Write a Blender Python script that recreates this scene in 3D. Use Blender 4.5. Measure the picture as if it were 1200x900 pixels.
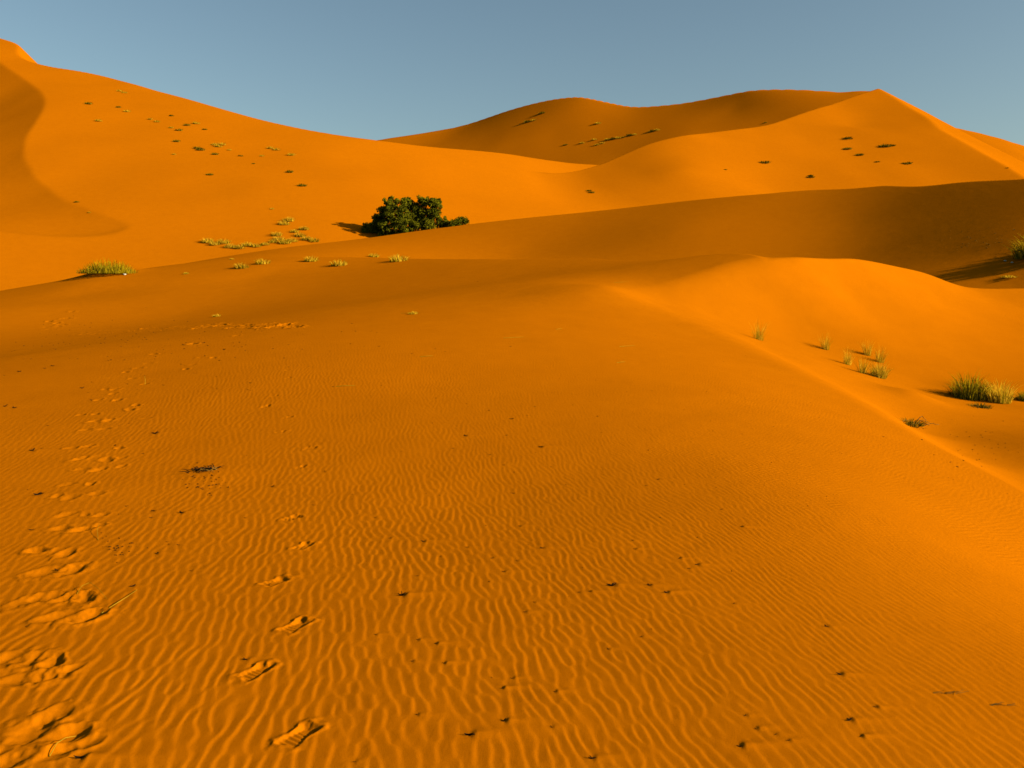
import bpy, math, random
import numpy as np

# ------------------------------------------------------------------ camera, sky, sun, exposure
for o in list(bpy.data.objects):
    bpy.data.objects.remove(o)
scene = bpy.context.scene
COL = scene.collection
R = math.radians

EYE = 1.6                       # eye height over the sand underfoot
FPX = 1000.0                    # focal length in pixels of the 1200 px wide photograph
HORIZON = 340.0                 # row of the true horizon
PITCH = math.atan((450.0 - HORIZON) / FPX)
cam_data = bpy.data.cameras.new('camera')
cam = bpy.data.objects.new('camera', cam_data)
COL.objects.link(cam)
cam_data.sensor_width = 36.0
cam_data.lens = 36.0 * FPX / 1200.0
cam_data.clip_start = 0.05
cam_data.clip_end = 12000.0
cam.location = (0, 0, EYE)
cam.rotation_euler = (R(90) - PITCH, 0, 0)
scene.camera = cam
scene.render.resolution_x, scene.render.resolution_y = 1024, 768

SUN_EL, SUN_AZ = 22.0, 108.0    # degrees; azimuth clockwise from the view direction (+y)
world = bpy.data.worlds.new('World')
scene.world = world
world.use_nodes = True
wn, wl = world.node_tree.nodes, world.node_tree.links
sky = wn.new('ShaderNodeTexSky')
sky.sky_type = 'NISHITA'
sky.sun_disc = False
sky.sun_elevation = R(SUN_EL)
sky.sun_rotation = R(SUN_AZ)
sky.altitude = 700
sky.air_density = 1.0
sky.dust_density = 3.0
sky.ozone_density = 0.2
tint = wn.new('ShaderNodeVectorMath')      # white balance of the photograph, the same over the whole sky
tint.operation = 'MULTIPLY'
tint.inputs[1].default_value = (.96, 1.06, .98)
wl.new(sky.outputs[0], tint.inputs[0])
wl.new(tint.outputs[0], wn['Background'].inputs[0])
wn['Background'].inputs[1].default_value = 0.05

sun_data = bpy.data.lights.new('sun', 'SUN')
sun_data.energy = 5.0
sun_data.angle = R(0.5)
sun_data.color = (1.0, 0.88, 0.70)
sun = bpy.data.objects.new('sun', sun_data)
COL.objects.link(sun)
sun.location = (60, -10, 30)
sun.rotation_euler = (R(90 - SUN_EL), 0, R(180 - SUN_AZ))

vs = scene.view_settings
vs.view_transform = 'Standard'
vs.look = 'None'
vs.exposure = 1.20
vs.gamma = 1.0
vs.use_curve_mapping = False
scene.cycles.max_bounces = 6
scene.cycles.diffuse_bounces = 0

rng = np.random.default_rng(7)
random.seed(7)

# ------------------------------------------------------------------ helpers
def ray(u, v):
    """world direction (y component 1) seen at photograph pixel (u, v)"""
    a, b = (u - 600.0) / FPX, (450.0 - v) / FPX
    c, s = math.cos(PITCH), math.sin(PITCH)
    dy, dz = c + b * s, -s + b * c
    return np.array([a / dy, 1.0, dz / dy])

def at(u, v, Y):
    return np.array([0, 0, EYE]) + ray(u, v) * Y

def link(o, parent=None):
    COL.objects.link(o)
    if parent is not None:
        o.parent = parent
    return o

def tag(o, label=None, cat=None, group=None, kind=None):
    if label: o['label'] = label
    if cat: o['category'] = cat
    if group: o['group'] = group
    if kind: o['kind'] = kind
    return o

# ------------------------------------------------------------------ smooth surfaces through surveyed points
class Surf:
    """thin plate spline z(x, y)"""
    def __init__(self, pts, smooth=0.0):
        P = np.array(pts, float)
        self.c = P[:, :2].mean(0)
        self.s = max(np.ptp(P[:, 0]), np.ptp(P[:, 1]))
        q = (P[:, :2] - self.c) / self.s
        n = len(q)
        K = self.k(((q[:, None] - q[None]) ** 2).sum(-1)) + smooth * np.eye(n)
        A = np.zeros((n + 3, n + 3))
        A[:n, :n] = K
        A[:n, n] = A[n, :n] = 1
        A[:n, n + 1:] = q
        A[n + 1:, :n] = q.T
        w = np.linalg.solve(A, np.r_[P[:, 2], 0, 0, 0])
        self.q, self.w, self.a = q, w[:n], w[n:]
    @staticmethod
    def k(r2):
        return r2 * np.log(r2 + 1e-12)
    def __call__(self, x, y):
        X, Y = (x - self.c[0]) / self.s, (y - self.c[1]) / self.s
        z = self.a[0] + self.a[1] * X + self.a[2] * Y
        for (qx, qy), w in zip(self.q, self.w):
            z = z + w * self.k((X - qx) ** 2 + (Y - qy) ** 2)
        return z

def px(*rows):
    return [at(*r) for r in rows]

def shifted(pts, dx, dy, dz):
    return [np.array(p) + (dx, dy, dz) for p in pts]

def smin(a, b, k):
    h = np.clip(0.5 + 0.5 * (b - a) / k, 0, 1)
    return b + (a - b) * h - k * h * (1 - h)

def smax(a, b, k):
    return -smin(-a, -b, k)

def smooth01(t):
    t = np.clip(t, 0, 1)
    return t * t * (3 - 2 * t)

def hash2(ix, iy, seed):
    h = (ix.astype(np.int64) * 374761393 + iy.astype(np.int64) * 668265263 + seed * 974634777) & 0xFFFFFFFF
    h = ((h ^ (h >> 13)) * 1274126177) & 0xFFFFFFFF
    return ((h ^ (h >> 16)) & 0xFFFFFF) / float(0xFFFFFF)

def noise(x, y, seed=0):
    """smooth value noise in -1..1"""
    x0, y0 = np.floor(x), np.floor(y)
    fx, fy = x - x0, y - y0
    fx = fx * fx * fx * (fx * (fx * 6 - 15) + 10)
    fy = fy * fy * fy * (fy * (fy * 6 - 15) + 10)
    a, b = hash2(x0, y0, seed), hash2(x0 + 1, y0, seed)
    c, d = hash2(x0, y0 + 1, seed), hash2(x0 + 1, y0 + 1, seed)
    return 2 * ((a + (b - a) * fx) * (1 - fy) + (c + (d - c) * fx) * fy) - 1

# ------------------------------------------------------------------ the dunes
# near ridge: its broad back, the hollow on its sunny side, its far slope
CREST = px((1500, 800, 5.3), (1330, 660, 7.0), (1200, 575, 9.0), (1080, 510, 11.9), (1000, 462, 15.4), (900, 412, 20.4), (825, 376, 24.5), (785, 358, 27.2))
def densify(pts, n):
    P = np.array(pts)
    t = np.arange(len(P))
    out = []
    for q in np.linspace(0, len(P) - 1, n):
        i = min(int(q), len(P) - 2); f = q - i
        p0, p1, p2, p3 = P[max(i - 1, 0)], P[i], P[i + 1], P[min(i + 2, len(P) - 1)]
        out.append(.5 * (2 * p1 + (p2 - p0) * f + (2 * p0 - 5 * p1 + 4 * p2 - p3) * f * f + (3 * p1 - p0 - 3 * p2 + p3) * f ** 3))
    return out
CREST = densify(CREST, 16)
NOSE = px((775, 345, 29), (805, 330, 30.5), (850, 313, 31.7), (900, 301.5, 32.7))
RIM = px((912, 300.5, 33), (930, 299.5, 33.4), (1000, 302, 35.5), (1080, 318, 38.5), (1130, 335, 40.5), (1200, 337, 41.5), (1400, 336, 44))
FAR_LIP = px((400, 301, 70), (550, 303, 60), (700, 303, 49), (800, 302.5, 39.5))
S_BACK = Surf([(0, 2, 0), (-3, 3, .0), (2.5, 3, -.02), (0, 6, .04), (-4, 6, -.02), (2.5, 6, .02), (3.5, 9, -.05), (3.6, 12, .04), (3.9, 16, .19), (-8, 8, -.06), (-8, 2, -.1), (0, -6, -.1)]
              + CREST + NOSE + FAR_LIP
              + px((600, 450, 12), (600, 400, 17), (600, 370, 22), (300, 440, 12.9), (100, 470, 11.4),
                   (0, 420, 18.2), (200, 396, 20.8), (400, 366, 25), (600, 346, 27), (720, 337, 27.5),
                   (0, 385, 42), (200, 372, 45), (400, 345, 47), (600, 325, 44),
                   (0, 362, 50), (0, 348, 60), (60, 331, 67), (0, 357, 86), (70, 343, 88), (100, 345, 58), (200, 342, 56), (300, 325, 62), (450, 315, 60),
                   (100, 332, 62), (200, 320, 66), (300, 311, 66), (-300, 400, 34), (-300, 470, 18))
              + shifted(RIM[3:6], -3, 0, 1.2))
S_HOLLOW = Surf(CREST + NOSE + RIM + [c + (-1.5, 0, d) for c, d in zip(CREST, np.linspace(1.15, .6, 16))] + shifted(NOSE[1:3], -2, 0, .7)
                + [c + (1.15, .3, -d) for c, d in zip(CREST[:13], np.linspace(.88, .5, 13))]
                + px((950, 424, 23.8), (895, 400, 26), (1015, 436, 26), (1142, 468, 24.6), (920, 369, 30.5), (1028, 397, 30),
                     (1150, 419, 30), (1000, 350, 32.8), (1150, 385, 33.5), (1115, 358, 35.5), (1150, 500, 19.3), (1120, 530, 16), (1180, 560, 13.8), (1080, 505, 18.4),
                     (1200, 520, 17), (1250, 470, 24.5), (1300, 440, 29), (1300, 390, 35), (1400, 540, 15.2)))
S_LEE = Surf(FAR_LIP + NOSE[-1:] + RIM + shifted(FAR_LIP, .5, 6, -2.2) + shifted(RIM, 0, 5, -2.0) + shifted(NOSE[-1:], 0, 6, -2.2)
             + shifted(FAR_LIP, -.5, -6, 2.2) + shifted(RIM, 0, -5, 2.0)
             + px((200, 250, 60), (0, 250, 60)))
# dune in the middle distance, turned away from the sun
M_CREST = px((200, 312, 80), (330, 291, 86), (420, 280, 92), (545, 263, 94), (700, 246, 92), (850, 229, 86), (1000, 218, 80),
             (1200, 207, 65), (1500, 180, 50))
M_CREST = densify(M_CREST, 19)
S_MID = Surf(M_CREST + px((300, 306, 72), (420, 301, 76), (600, 301, 79), (800, 301, 69), (800, 268, 77), (1000, 301, 61), (1000, 262, 70),
                          (1200, 332, 45), (1100, 325, 48.5), (1100, 306, 51.5), (1200, 305, 47.4), (1200, 285, 49.2), (200, 320, 68)))
S_MIDBACK = Surf(M_CREST + shifted(M_CREST, -2, 10, -4.0) + shifted(M_CREST, 2, -10, 4.0))
# the tall dune behind the tree
def plane_L(u, v):
    d = ray(u, v)
    t = min(max((u - 250) / 450, 0), 1)
    return (1 - t) * 36.0 / (.36 - .10 * d[0] - d[2]) + t * 32.0 / (.3 - .25 * d[0] - d[2])
def on_L(*uv):
    return [at(u, v, plane_L(u, v)) for u, v in uv]
L_SKY = on_L((-200, 5), (0, 45), (60, 78), (120, 88), (180, 104), (290, 135), (400, 158), (470, 168), (600, 180), (700, 191))
S_TALL = Surf(L_SKY + on_L((100, 180), (200, 220), (300, 200), (300, 260), (400, 270), (500, 220), (600, 230), (150, 262), (240, 285),
                          (127, 318), (-100, 200), (-100, 300), (700, 225)) + px((850, 215, 235), (800, 235, 215)))
L_EDGE = on_L((-60, 20), (0, 80), (28, 103), (42, 127), (33, 148), (27, 172), (38, 195), (60, 217), (100, 243), (150, 264))
S_TALLBACK = Surf(L_SKY + shifted(L_SKY, -2, 14, -5.0) + shifted(L_SKY, 2, -14, 5.5))
S_TALLSIDE = Surf(L_EDGE + shifted(L_EDGE, 4.4, 2.4, 2.2)
                  + [e + np.array([-.88 * d, -.47 * d, -g * d * 1.3 * (1 - d / T)]) for d in (3, 7, 14, 26, 45)
                     for e, g, T in zip(L_EDGE, (.33, .33, .33, .33, .32, .30, .28, .26, .24, .20), (110, 110, 110, 110, 100, 90, 75, 55, 38, 22))])
# the sunlit dune with the pointed summit
R_CREST = px((705, 191, 212), (750, 172, 222), (800, 159, 232), (900, 146, 262), (960, 126, 285), (1030, 103, 314))
R_RIDGE = px((1030, 103, 314), (1065, 125, 288), (1100, 150, 262), (1150, 178, 238), (1200, 207, 216), (1300, 262, 185))
S_SUMMIT = Surf(R_CREST + R_RIDGE[1:] + px((900, 190, 222), (1000, 180, 237), (1000, 148, 268), (800, 200, 199), (800, 232, 180), (900, 222, 200),
                                         (1000, 215, 210))
                + shifted(R_RIDGE[1:5], -10, 0, -.5) + shifted(R_RIDGE[1:5], -24, 0, -.4))
S_SUMMITBACK = Surf(R_CREST + shifted(R_CREST, -4, 16, -7) + shifted(R_CREST, 4, -16, 9))
R_EDGE = px((1030, 103, 314), (1075, 123, 300), (1121, 150, 275), (1160, 170, 262), (1200, 190, 250), (1300, 245, 215))
S_SUMMITSIDE = Surf(R_RIDGE + shifted(R_RIDGE, -12, 0, 5.8) + R_EDGE[2:])
S_SUMMITSIDEBACK = Surf(R_EDGE + shifted(R_EDGE, 12, 8, -7) + shifted(R_EDGE, -14, -8, 9))
# dunes behind
D_SKY = px((400, 172, 425), (450, 162, 420), (540, 148, 422), (600, 130, 410), (640, 119, 400), (680, 113, 388), (740, 122, 370), (800, 118, 357),
           (880, 104, 342), (940, 104, 331), (990, 107, 323), (1020, 106, 319), (1080, 140, 318), (1200, 215, 316))
S_FAR = Surf(D_SKY + px((560, 176, 372), (700, 186, 322), (650, 160, 362), (740, 170, 325), (800, 158, 318), (900, 142, 312), (480, 175, 395), (860, 125, 334)))
S_FARBACK = Surf(D_SKY + shifted(D_SKY, -4, 20, -8) + shifted(D_SKY, 4, -20, 8))
E_SKY = px((1060, 140, 395), (1121, 150, 392), (1145, 155, 390), (1200, 170, 385), (1300, 200, 380))
S_LAST = Surf(E_SKY + shifted(E_SKY, 0, -30, -14))
S_LASTBACK = Surf(E_SKY + shifted(E_SKY, 0, 20, -8) + shifted(E_SKY, 0, -20, 8))

MOUNDS = [(*at(1152, 474, 25.3)[:2], .22, .7), (*at(1066, 497, 22.5)[:2], .16, .5), (*at(128, 321, 68)[:2], .45, 1.7), (*at(246, 553, 7.2)[:2], .02, .22)]

DUNES = ['foreground_dune', 'middle_dune', 'tall_dune', 'summit_dune', 'far_dune', 'distant_dune']

def bodies(x, y):
    r = np.hypot(x, y)
    und = noise(x / 23, y / 31, 3) * .5 + noise(x / 9, y / 13, 4) * .12
    near = smin(smin(S_BACK(x, y), S_HOLLOW(x, y), .05 + .019 * np.clip(y - 9, 0, 20)), S_LEE(x, y), .16)
    near = near + (noise(x / 3.1, y / 4.3, 11) * .010 + noise(x / 1.2, y / 1.7, 12) * .004) * smooth01(r / 6)
    for mx, my, amp, sg in MOUNDS:
        near = near + amp * np.exp(-((x - mx) ** 2 + (y - my) ** 2) / (2 * sg * sg))
    mid = smin(S_MID(x, y), S_MIDBACK(x, y), .7) + und * .25
    tall = smin(smin(S_TALL(x, y) + und * .9, S_TALLSIDE(x, y) + und * .9, .12), S_TALLBACK(x, y), .8)
    summit = smin(smin(S_SUMMIT(x, y) + und * .7, S_SUMMITSIDE(x, y), .5), smin(S_SUMMITBACK(x, y), S_SUMMITSIDEBACK(x, y), .5), .5)
    far = smin(S_FAR(x, y) + noise(x / 60, y / 45, 8) * 1.6 + und * .3, S_FARBACK(x, y), 1.5)
    last = smin(S_LAST(x, y) + und, S_LASTBACK(x, y), 1.5)
    # keep each dune where it stands
    near = np.where(y > 75, near - (y - 75) * .5, near)
    mid = mid - np.clip(30 - y, 0, None) * .5
    tall = tall - np.clip(52 - y, 0, None) * .6 - np.clip(x - 90, 0, None) * .3
    summit = summit - np.clip(165 - y, 0, None) * .5
    far = far - np.clip(270 - y, 0, None) * .6
    last = last - np.clip(320 - y, 0, None) * .6 - np.clip(120 - x, 0, None) * .5
    return [near, mid, tall, summit, far, last]

def terrain(x, y, want_owner=False):
    b = bodies(x, y)
    own = np.argmax(np.stack(b), 0)
    z = b[0]
    for q, k in zip(b[1:], (.6, 1.2, 3.0, 3.0, 3.0)):
        z = smax(z, q, k)
    az = np.degrees(np.arctan2(x, y))
    w = smooth01((np.abs(az) - 40) / 14) * smooth01((np.hypot(x, y) - 4) / 20)
    low = -1.5 + noise(x / 40, y / 40, 5) * 1.0
    z = z * (1 - w) + np.minimum(low, z) * w
    z = np.clip(z, -6, 120)
    return (z, own) if want_owner else z

# ------------------------------------------------------------------ where a sight line meets the sand
def cast(uv):
    """ground points (x, y, z) under the photograph pixels in uv, walking the sight lines over the dunes"""
    uv = np.array(uv, float)
    D = np.array([ray(u, v) for u, v in uv])
    ts = 2.0 * np.exp(np.linspace(0, math.log(235.0), 420))
    gap = EYE + D[:, 2:3] * ts - terrain(D[:, 0:1] * ts, D[:, 1:2] * ts)
    k = np.argmax(gap < 0, 1)
    k = np.where((gap < 0).any(1), np.clip(k, 1, None), len(ts) - 1)
    lo, hi = ts[k - 1], ts[k]
    for _ in range(22):
        m = .5 * (lo + hi)
        g = EYE + D[:, 2] * m - terrain(D[:, 0] * m, D[:, 1] * m)
        lo, hi = np.where(g > 0, m, lo), np.where(g > 0, hi, m)
    P = D * hi[:, None]
    P[:, 2] = terrain(P[:, 0], P[:, 1])
    return P

def crop(ox, oy, k, pts):
    return [(ox + x / k, oy + y / k) + tuple(r) for x, y, *r in pts]

# dark twigs lying about: photograph pixel, size class
TWIGS = (crop(400, 600, 3, [(118, 20, 0), (170, 92, 0), (288, 104, 1), (440, 125, 0), (265, 225, 0), (215, 293, 2), (120, 432, 0), (268, 450, 0),
        (332, 463, 0), (248, 525, 0), (626, 50, 0), (706, 127, 1), (530, 162, 0), (570, 210, 0), (677, 318, 0), (645, 352, 0), (600, 585, 0),
        (565, 620, 0), (750, 632, 0), (265, 713, 0), (450, 783, 2), (572, 735, 1), (738, 758, 0), (880, 868, 1), (45, 878, 0), (835, 283, 0),
        (873, 280, 0), (616, 172, 0), (360, 532, 0)])
    + crop(600, 550, 3.913, [(670, 47, 0), (615, 76, 0), (960, 184, 0), (1053, 264, 0), (553, 327, 0), (562, 366, 0), (768, 408, 0), (848, 438, 1),
        (810, 456, 0), (462, 534, 2), (628, 534, 1), (708, 566, 1), (1018, 616, 0), (440, 826, 0), (592, 768, 0)])
    + crop(850, 600, 3, [(58, 52, 0), (355, 402, 1), (402, 571, 1), (437, 733, 1), (528, 686, 0), (70, 716, 0), (107, 762, 0), (176, 782, 0),
        (50, 824, 1), (476, 790, 0), (220, 805, 0)])
    + crop(250, 360, 3, [(208, 107, 0), (265, 132, 0), (210, 147, 0), (410, 155, 0), (530, 138, 0), (582, 138, 0), (555, 85, 0), (575, 90, 0),
        (780, 146, 0), (697, 163, 0), (1045, 139, 0), (263, 211, 0), (130, 267, 0), (22, 187, 0), (420, 280, 0), (782, 320, 0), (590, 275, 0),
        (968, 363, 0), (1130, 350, 0), (1048, 393, 1), (886, 453, 1), (1030, 451, 0), (842, 497, 0), (660, 507, 0), (972, 519, 0), (1150, 492, 2),
        (1020, 555, 0), (208, 632, 1), (392, 578, 0), (352, 696, 0), (1055, 655, 0), (350, 211, 0), (890, 340, 0), (120, 290, 0), (500, 85, 0), (815, 157, 0)])
    + crop(0, 360, 4, [(88, 303, 1), (208, 287, 1), (248, 276, 1), (507, 251, 0), (505, 233, 0), (430, 352, 0), (385, 380, 1), (412, 400, 0),
        (598, 361, 0), (680, 323, 0), (765, 366, 0), (430, 437, 1), (545, 437, 0), (575, 434, 0), (640, 463, 0), (25, 465, 1), (65, 473, 1),
        (225, 555, 0), (155, 673, 2), (195, 663, 0), (420, 657, 0), (540, 648, 1), (670, 687, 0), (730, 593, 2), (605, 545, 0), (1015, 383, 0),
        (1173, 355, 0), (1015, 325, 0), (1028, 250, 0), (860, 178, 1), (955, 168, 1), (1050, 200, 1), (1097, 183, 0), (1118, 188, 0), (1133, 187, 0),
        (1152, 178, 0), (650, 187, 0), (567, 185, 0), (590, 165, 0), (365, 243, 0), (75, 165, 0), (110, 243, 0), (145, 243, 0), (300, 165, 0),
        (490, 168, 0), (20, 320, 0), (910, 310, 0), (1173, 390, 0), (68, 203, 0)])
    + crop(0, 540, 4.5, [(200, 180, 2), (300, 573, 1), (165, 365, 1), (140, 873, 0), (700, 662, 1), (825, 490, 1), (625, 282, 0), (810, 265, 1),
        (795, 300, 0), (665, 240, 0), (890, 440, 0)])
    + crop(0, 500, 4, [(850, 405, 2), (895, 675, 0), (835, 555, 0), (780, 540, 0), (1147, 428, 0)])
    + [(95, 888, 2), (288, 773, 1), (1035, 512, 0), (700, 488, 0), (560, 330, 0)])
TWIG_POS = cast([t[:2] for t in TWIGS])

# footprints: pixel, size factor, kind (0 loose hollow, 1 shoe print with tread)
PRINTS = ([(350, 862, 1, 1), (300, 787, 1, 1), (347, 733, 1, 1), (322, 682, 1, 1), (355, 640, 1, 1), (342, 607, .9, 1), (363, 525, .9, 1), (353, 547, .8, 1),
           (330, 506, .8, 1), (337, 489, .8, 1), (312, 476, 1, 1), (322, 464, .9, 1), (338, 443, .8, 1), (335, 434, .8, 1)]
    + crop(0, 540, 4.5, [(430, 45, 1, 0), (520, 48, .9, 0), (640, 30, .8, 0), (360, 125, .8, 0), (480, 120, .8, 0), (370, 195, .9, 0), (300, 188, .8, 0),
        (510, 175, 1, 0), (350, 285, 1, 0), (450, 285, .7, 0), (535, 285, .8, 0), (320, 358, 1.1, 0), (440, 360, 1.1, 0), (530, 340, .7, 0), (190, 475, 1.1, 0),
        (350, 490, 1.1, 0), (240, 588, 1.3, 0), (380, 575, 1.2, 0), (130, 745, 1, 0), (240, 722, 1.2, 0), (350, 725, .9, 0), (440, 725, 1, 0),
        (310, 825, 1.1, 0), (450, 825, 1.3, 0)])
    + [(9, 773, 1, 0), (36, 773, 1, 0), (62, 775, .9, 0), (28, 797, 1, 0), (52, 794, .8, 0), (70, 790, .9, 0), (40, 858, 1.3, 0), (66, 838, .9, 0), (78, 862, 1.1, 0),
       (92, 872, 1, 0), (68, 882, .8, 0), (11, 893, 1, 0), (87, 783, .6, 0)]
    + crop(0, 360, 4, [(380, 710, 1, 0), (500, 715, 1, 0), (570, 705, .8, 0), (420, 650, .8, 0), (340, 660, 1, 0), (440, 535, 1.2, 0), (510, 530, 1, 0),
        (490, 570, 1, 0), (400, 575, .9, 0), (380, 505, 1, 0), (450, 500, .9, 0), (640, 460, 1, 0), (610, 480, 1, 0), (690, 520, .8, 0), (460, 435, 1.1, 0),
        (550, 435, 1, 0), (530, 405, .9, 0), (490, 385, 1, 0), (540, 385, 1, 0), (620, 335, 1.1, 0), (680, 360, 1, 0), (590, 305, 1.1, 0), (650, 285, 1, 0), (700, 262, 1, 0),
        (720, 220, 1.2, 0), (760, 215, 1, 0), (905, 172, 2.0, 0), (1110, 133, 1.6, 0), (870, 290, 1, 0), (900, 270, 1, 0), (1000, 235, 1, 0), (940, 235, 1, 0), (560, 660, .8, 0)]))
prnd = random.Random(5)
for k in range(46):             # the trodden track across the dip
    t = k / 45.0
    PRINTS.append((92 + 250 * t + prnd.uniform(-4, 4), 391 - 9.5 * t - 2.5 * math.sin(t * 3) + prnd.uniform(-2.2, 2.2), prnd.uniform(2.3, 3.4), 0))
for k in range(34):             # and on towards the big grass tuft
    t = prnd.random()
    PRINTS.append((62 + 45 * t + prnd.uniform(-14, 14), 388 - 58 * t + prnd.uniform(-4, 4), prnd.uniform(2.6, 4.0), 0))
PRINT_POS = cast([p[:2] for p in PRINTS])

# ------------------------------------------------------------------ mesh of the sand
NC = 1250                       # columns over the near fan
HALF = R(37)
R0, R1, R2 = 1.9, 60.0, 470.0
_r = [R0]
while _r[-1] < R1 * .995:
    _r.append(_r[-1] + min(.00078 * _r[-1] ** 2, .0055 * _r[-1]))
rows_near = np.array(_r) * (R1 / _r[-1])
R0, NR = float(rows_near[0]), len(rows_near)
rows_far = np.concatenate([R1 * np.exp(np.linspace(0, math.log(110 / R1), 205)), 110 * np.exp(np.linspace(0, math.log(R2 / 110), 290))[1:]])

def fan(rs, n, half=HALF):
    th = np.linspace(-half, half, n + 1)
    rr, tt = np.meshgrid(rs, th, indexing='ij')
    return rr * np.sin(tt), rr * np.cos(tt)

def ripple_field(x, y):
    """wind ripples: a narrow band of plane waves, so that crests wander, fork and end"""
    s = (x + .2 * y) / 1.02
    q = (y - .2 * x) / 1.02
    s = s + .032 * noise(x / .55, y / .9, 21) + .011 * noise(x / .14, y / .22, 22) + .004 * noise(x / .05, y / .075, 23)
    # ripple spacing shrinks from 9.5 cm on the left to 5.5 cm towards the sharp edge
    t = smooth01((s + 1.2) / 4.2)
    lam = .060 - .020 * t
    # phase = integral of ds / lam
    sg = np.linspace(-60, 60, 12001)
    lg = .060 - .020 * smooth01((sg + 1.2) / 4.2)
    cg = np.concatenate([[0], np.cumsum(.5 * (1 / lg[1:] + 1 / lg[:-1]) * np.diff(sg))])
    ph = np.interp(s, sg, cg)
    re = np.zeros_like(x); im = np.zeros_like(x)
    g = np.random.default_rng(31)
    for _ in range(42):
        kt = g.normal(0, .16)
        kq = g.normal(0, 2.9)
        p0 = g.uniform(0, 2 * math.pi)
        a = (2 * math.pi * (kt * ph + kq * q) + p0)
        re += np.cos(a); im += np.sin(a)
    amp = np.hypot(re, im) / math.sqrt(42)
    th = 2 * math.pi * ph + np.arctan2(im, re)
    h = np.sin(th) - .22 * np.sin(2 * th) + .04 * np.sin(3 * th)
    return h * np.tanh(1.6 * amp) * lam

def detail(x, y, z, rr):
    rip = ripple_field(x, y)
    side = S_HOLLOW(x, y) - S_BACK(x, y)
    mask = smooth01((side + .02) / .2) * (1 - smooth01((rr - 17) / 16))
    patch = .62 + .38 * smooth01(.5 + .9 * noise(x / 1.9, y / 3.1, 41)) + .2 * noise(x / .5, y / .8, 42)
    patch *= 1 - .75 * smooth01((-x - .42 * y - .6) / 1.5) * smooth01((rr - 9) / 6)
    a = .024 * mask * patch * (1 + .15 * smooth01((x + .2 * y - 1) / 3))
    soft = np.ones_like(z)
    dz = np.zeros_like(z)
    th0, dth = -HALF, 2 * HALF / NC
    def window(px_, py_, rad):
        d, t = math.hypot(px_, py_), math.atan2(px_, py_)
        i0 = np.searchsorted(rows_near, d - rad); i1 = np.searchsorted(rows_near, d + rad) + 1
        j0 = int((t - rad / d - th0) / dth); j1 = int((t + rad / d - th0) / dth) + 2
        return slice(max(i0 - 1, 0), min(i1, NR)), slice(max(j0, 0), min(j1, NC + 1))
    pr = random.Random(9)
    for (u, v, k, kind), P in zip(PRINTS, PRINT_POS):
        if math.hypot(P[0], P[1]) > 55:
            continue
        w = window(P[0], P[1], .45 * k)
        X, Y = x[w] - P[0], y[w] - P[1]
        k = k * (.66 if kind else .78)
        if kind:
            ang = R(pr.uniform(24, 40))         # toe turned out to the right
            A = (X * math.sin(ang) + Y * math.cos(ang)) / k
            B = (X * math.cos(ang) - Y * math.sin(ang)) / k
            wid = .060 - .010 * np.cos((A - .02) * 24)
            e = np.sqrt((A / .115) ** 4 + (B / wid) ** 4) ** .5
            e = e * (1 + .16 * noise(X / .035 + P[0] * 7, Y / .035 + P[1] * 5, 52)) + .05 * noise(X / .014, Y / .014 + P[1] * 3, 53)
            inside = 1 - smooth01((e - .72) / .42)
            tread = np.sin(A * 2 * math.pi / .033 + B * 9)
            deep = .008 + .014 * smooth01((A + .02) / .12) + .004 * smooth01((-A - .06) / .05)
            dz[w] -= k * inside * (deep - .0028 * tread * (A < .05))
            dz[w] += k * .006 * np.exp(-((e - 1.2) / .25) ** 2) * (1 + .8 * (A > .06)) * (1 + .7 * noise(X / .03, Y / .03 + P[0], 54))
            soft[w] *= 1 - .9 * np.exp(-(np.clip(e - .9, 0, None) / .35) ** 2)
        else:
            ang = R(pr.uniform(-35, 75))
            A = (X * math.sin(ang) + Y * math.cos(ang)) / k
            B = (X * math.cos(ang) - Y * math.sin(ang)) / k
            wob = 1 + .2 * noise(X / .06 + P[0] * 9, Y / .06, 51) + .1 * noise(X / .022 + P[1] * 9, Y / .022, 55)
            e = np.sqrt((A / pr.uniform(.075, .12)) ** 2 + (B / pr.uniform(.055, .075)) ** 2) * wob
            dep = pr.uniform(.013, .025) * k
            dz[w] -= dep * (1 - smooth01((e - .25) / .95))
            dz[w] += dep * .38 * np.exp(-((e - 1.35) / .3) ** 2)
            soft[w] *= 1 - .85 * np.exp(-(np.clip(e - .9, 0, None) / .5) ** 2)
    for (u, v, size), P in zip(TWIGS, TWIG_POS):
        d = math.hypot(P[0], P[1])
        if d > 16:
            continue
        s = (.7, 1.0, 1.4)[size] * (1 + d / 22)
        ln, bend, hh = pr.uniform(.05, .13), pr.uniform(-.12, .12), pr.uniform(.3, 1.0)
        w = window(P[0], P[1], .45 * s)
        X, Y = (x[w] - P[0]) / s, (y[w] - P[1]) / s     # wind tail trailing off to the right
        Y = Y - bend * X
        tail = hh * np.exp(-(Y / (.016 + .1 * np.clip(X, 0, None))) ** 2) * smooth01(X / .02) * np.exp(-np.clip(X, 0, None) / ln)
        dz[w] += .010 * s * tail
        soft[w] *= 1 - .7 * np.exp(-(Y / .035) ** 2) * smooth01((X + .06) / .06) * np.exp(-np.clip(X, 0, None) / .2)
    return z + a * rip * soft + dz

def normals_of(x, y, z):
    P = np.stack([x, y, z], -1)
    du = np.gradient(P, axis=0)
    dv = np.gradient(P, axis=1)
    n = np.cross(dv, du)
    n /= np.linalg.norm(n, axis=-1, keepdims=True)
    n[n[..., 2] < 0] *= -1
    return n

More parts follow.
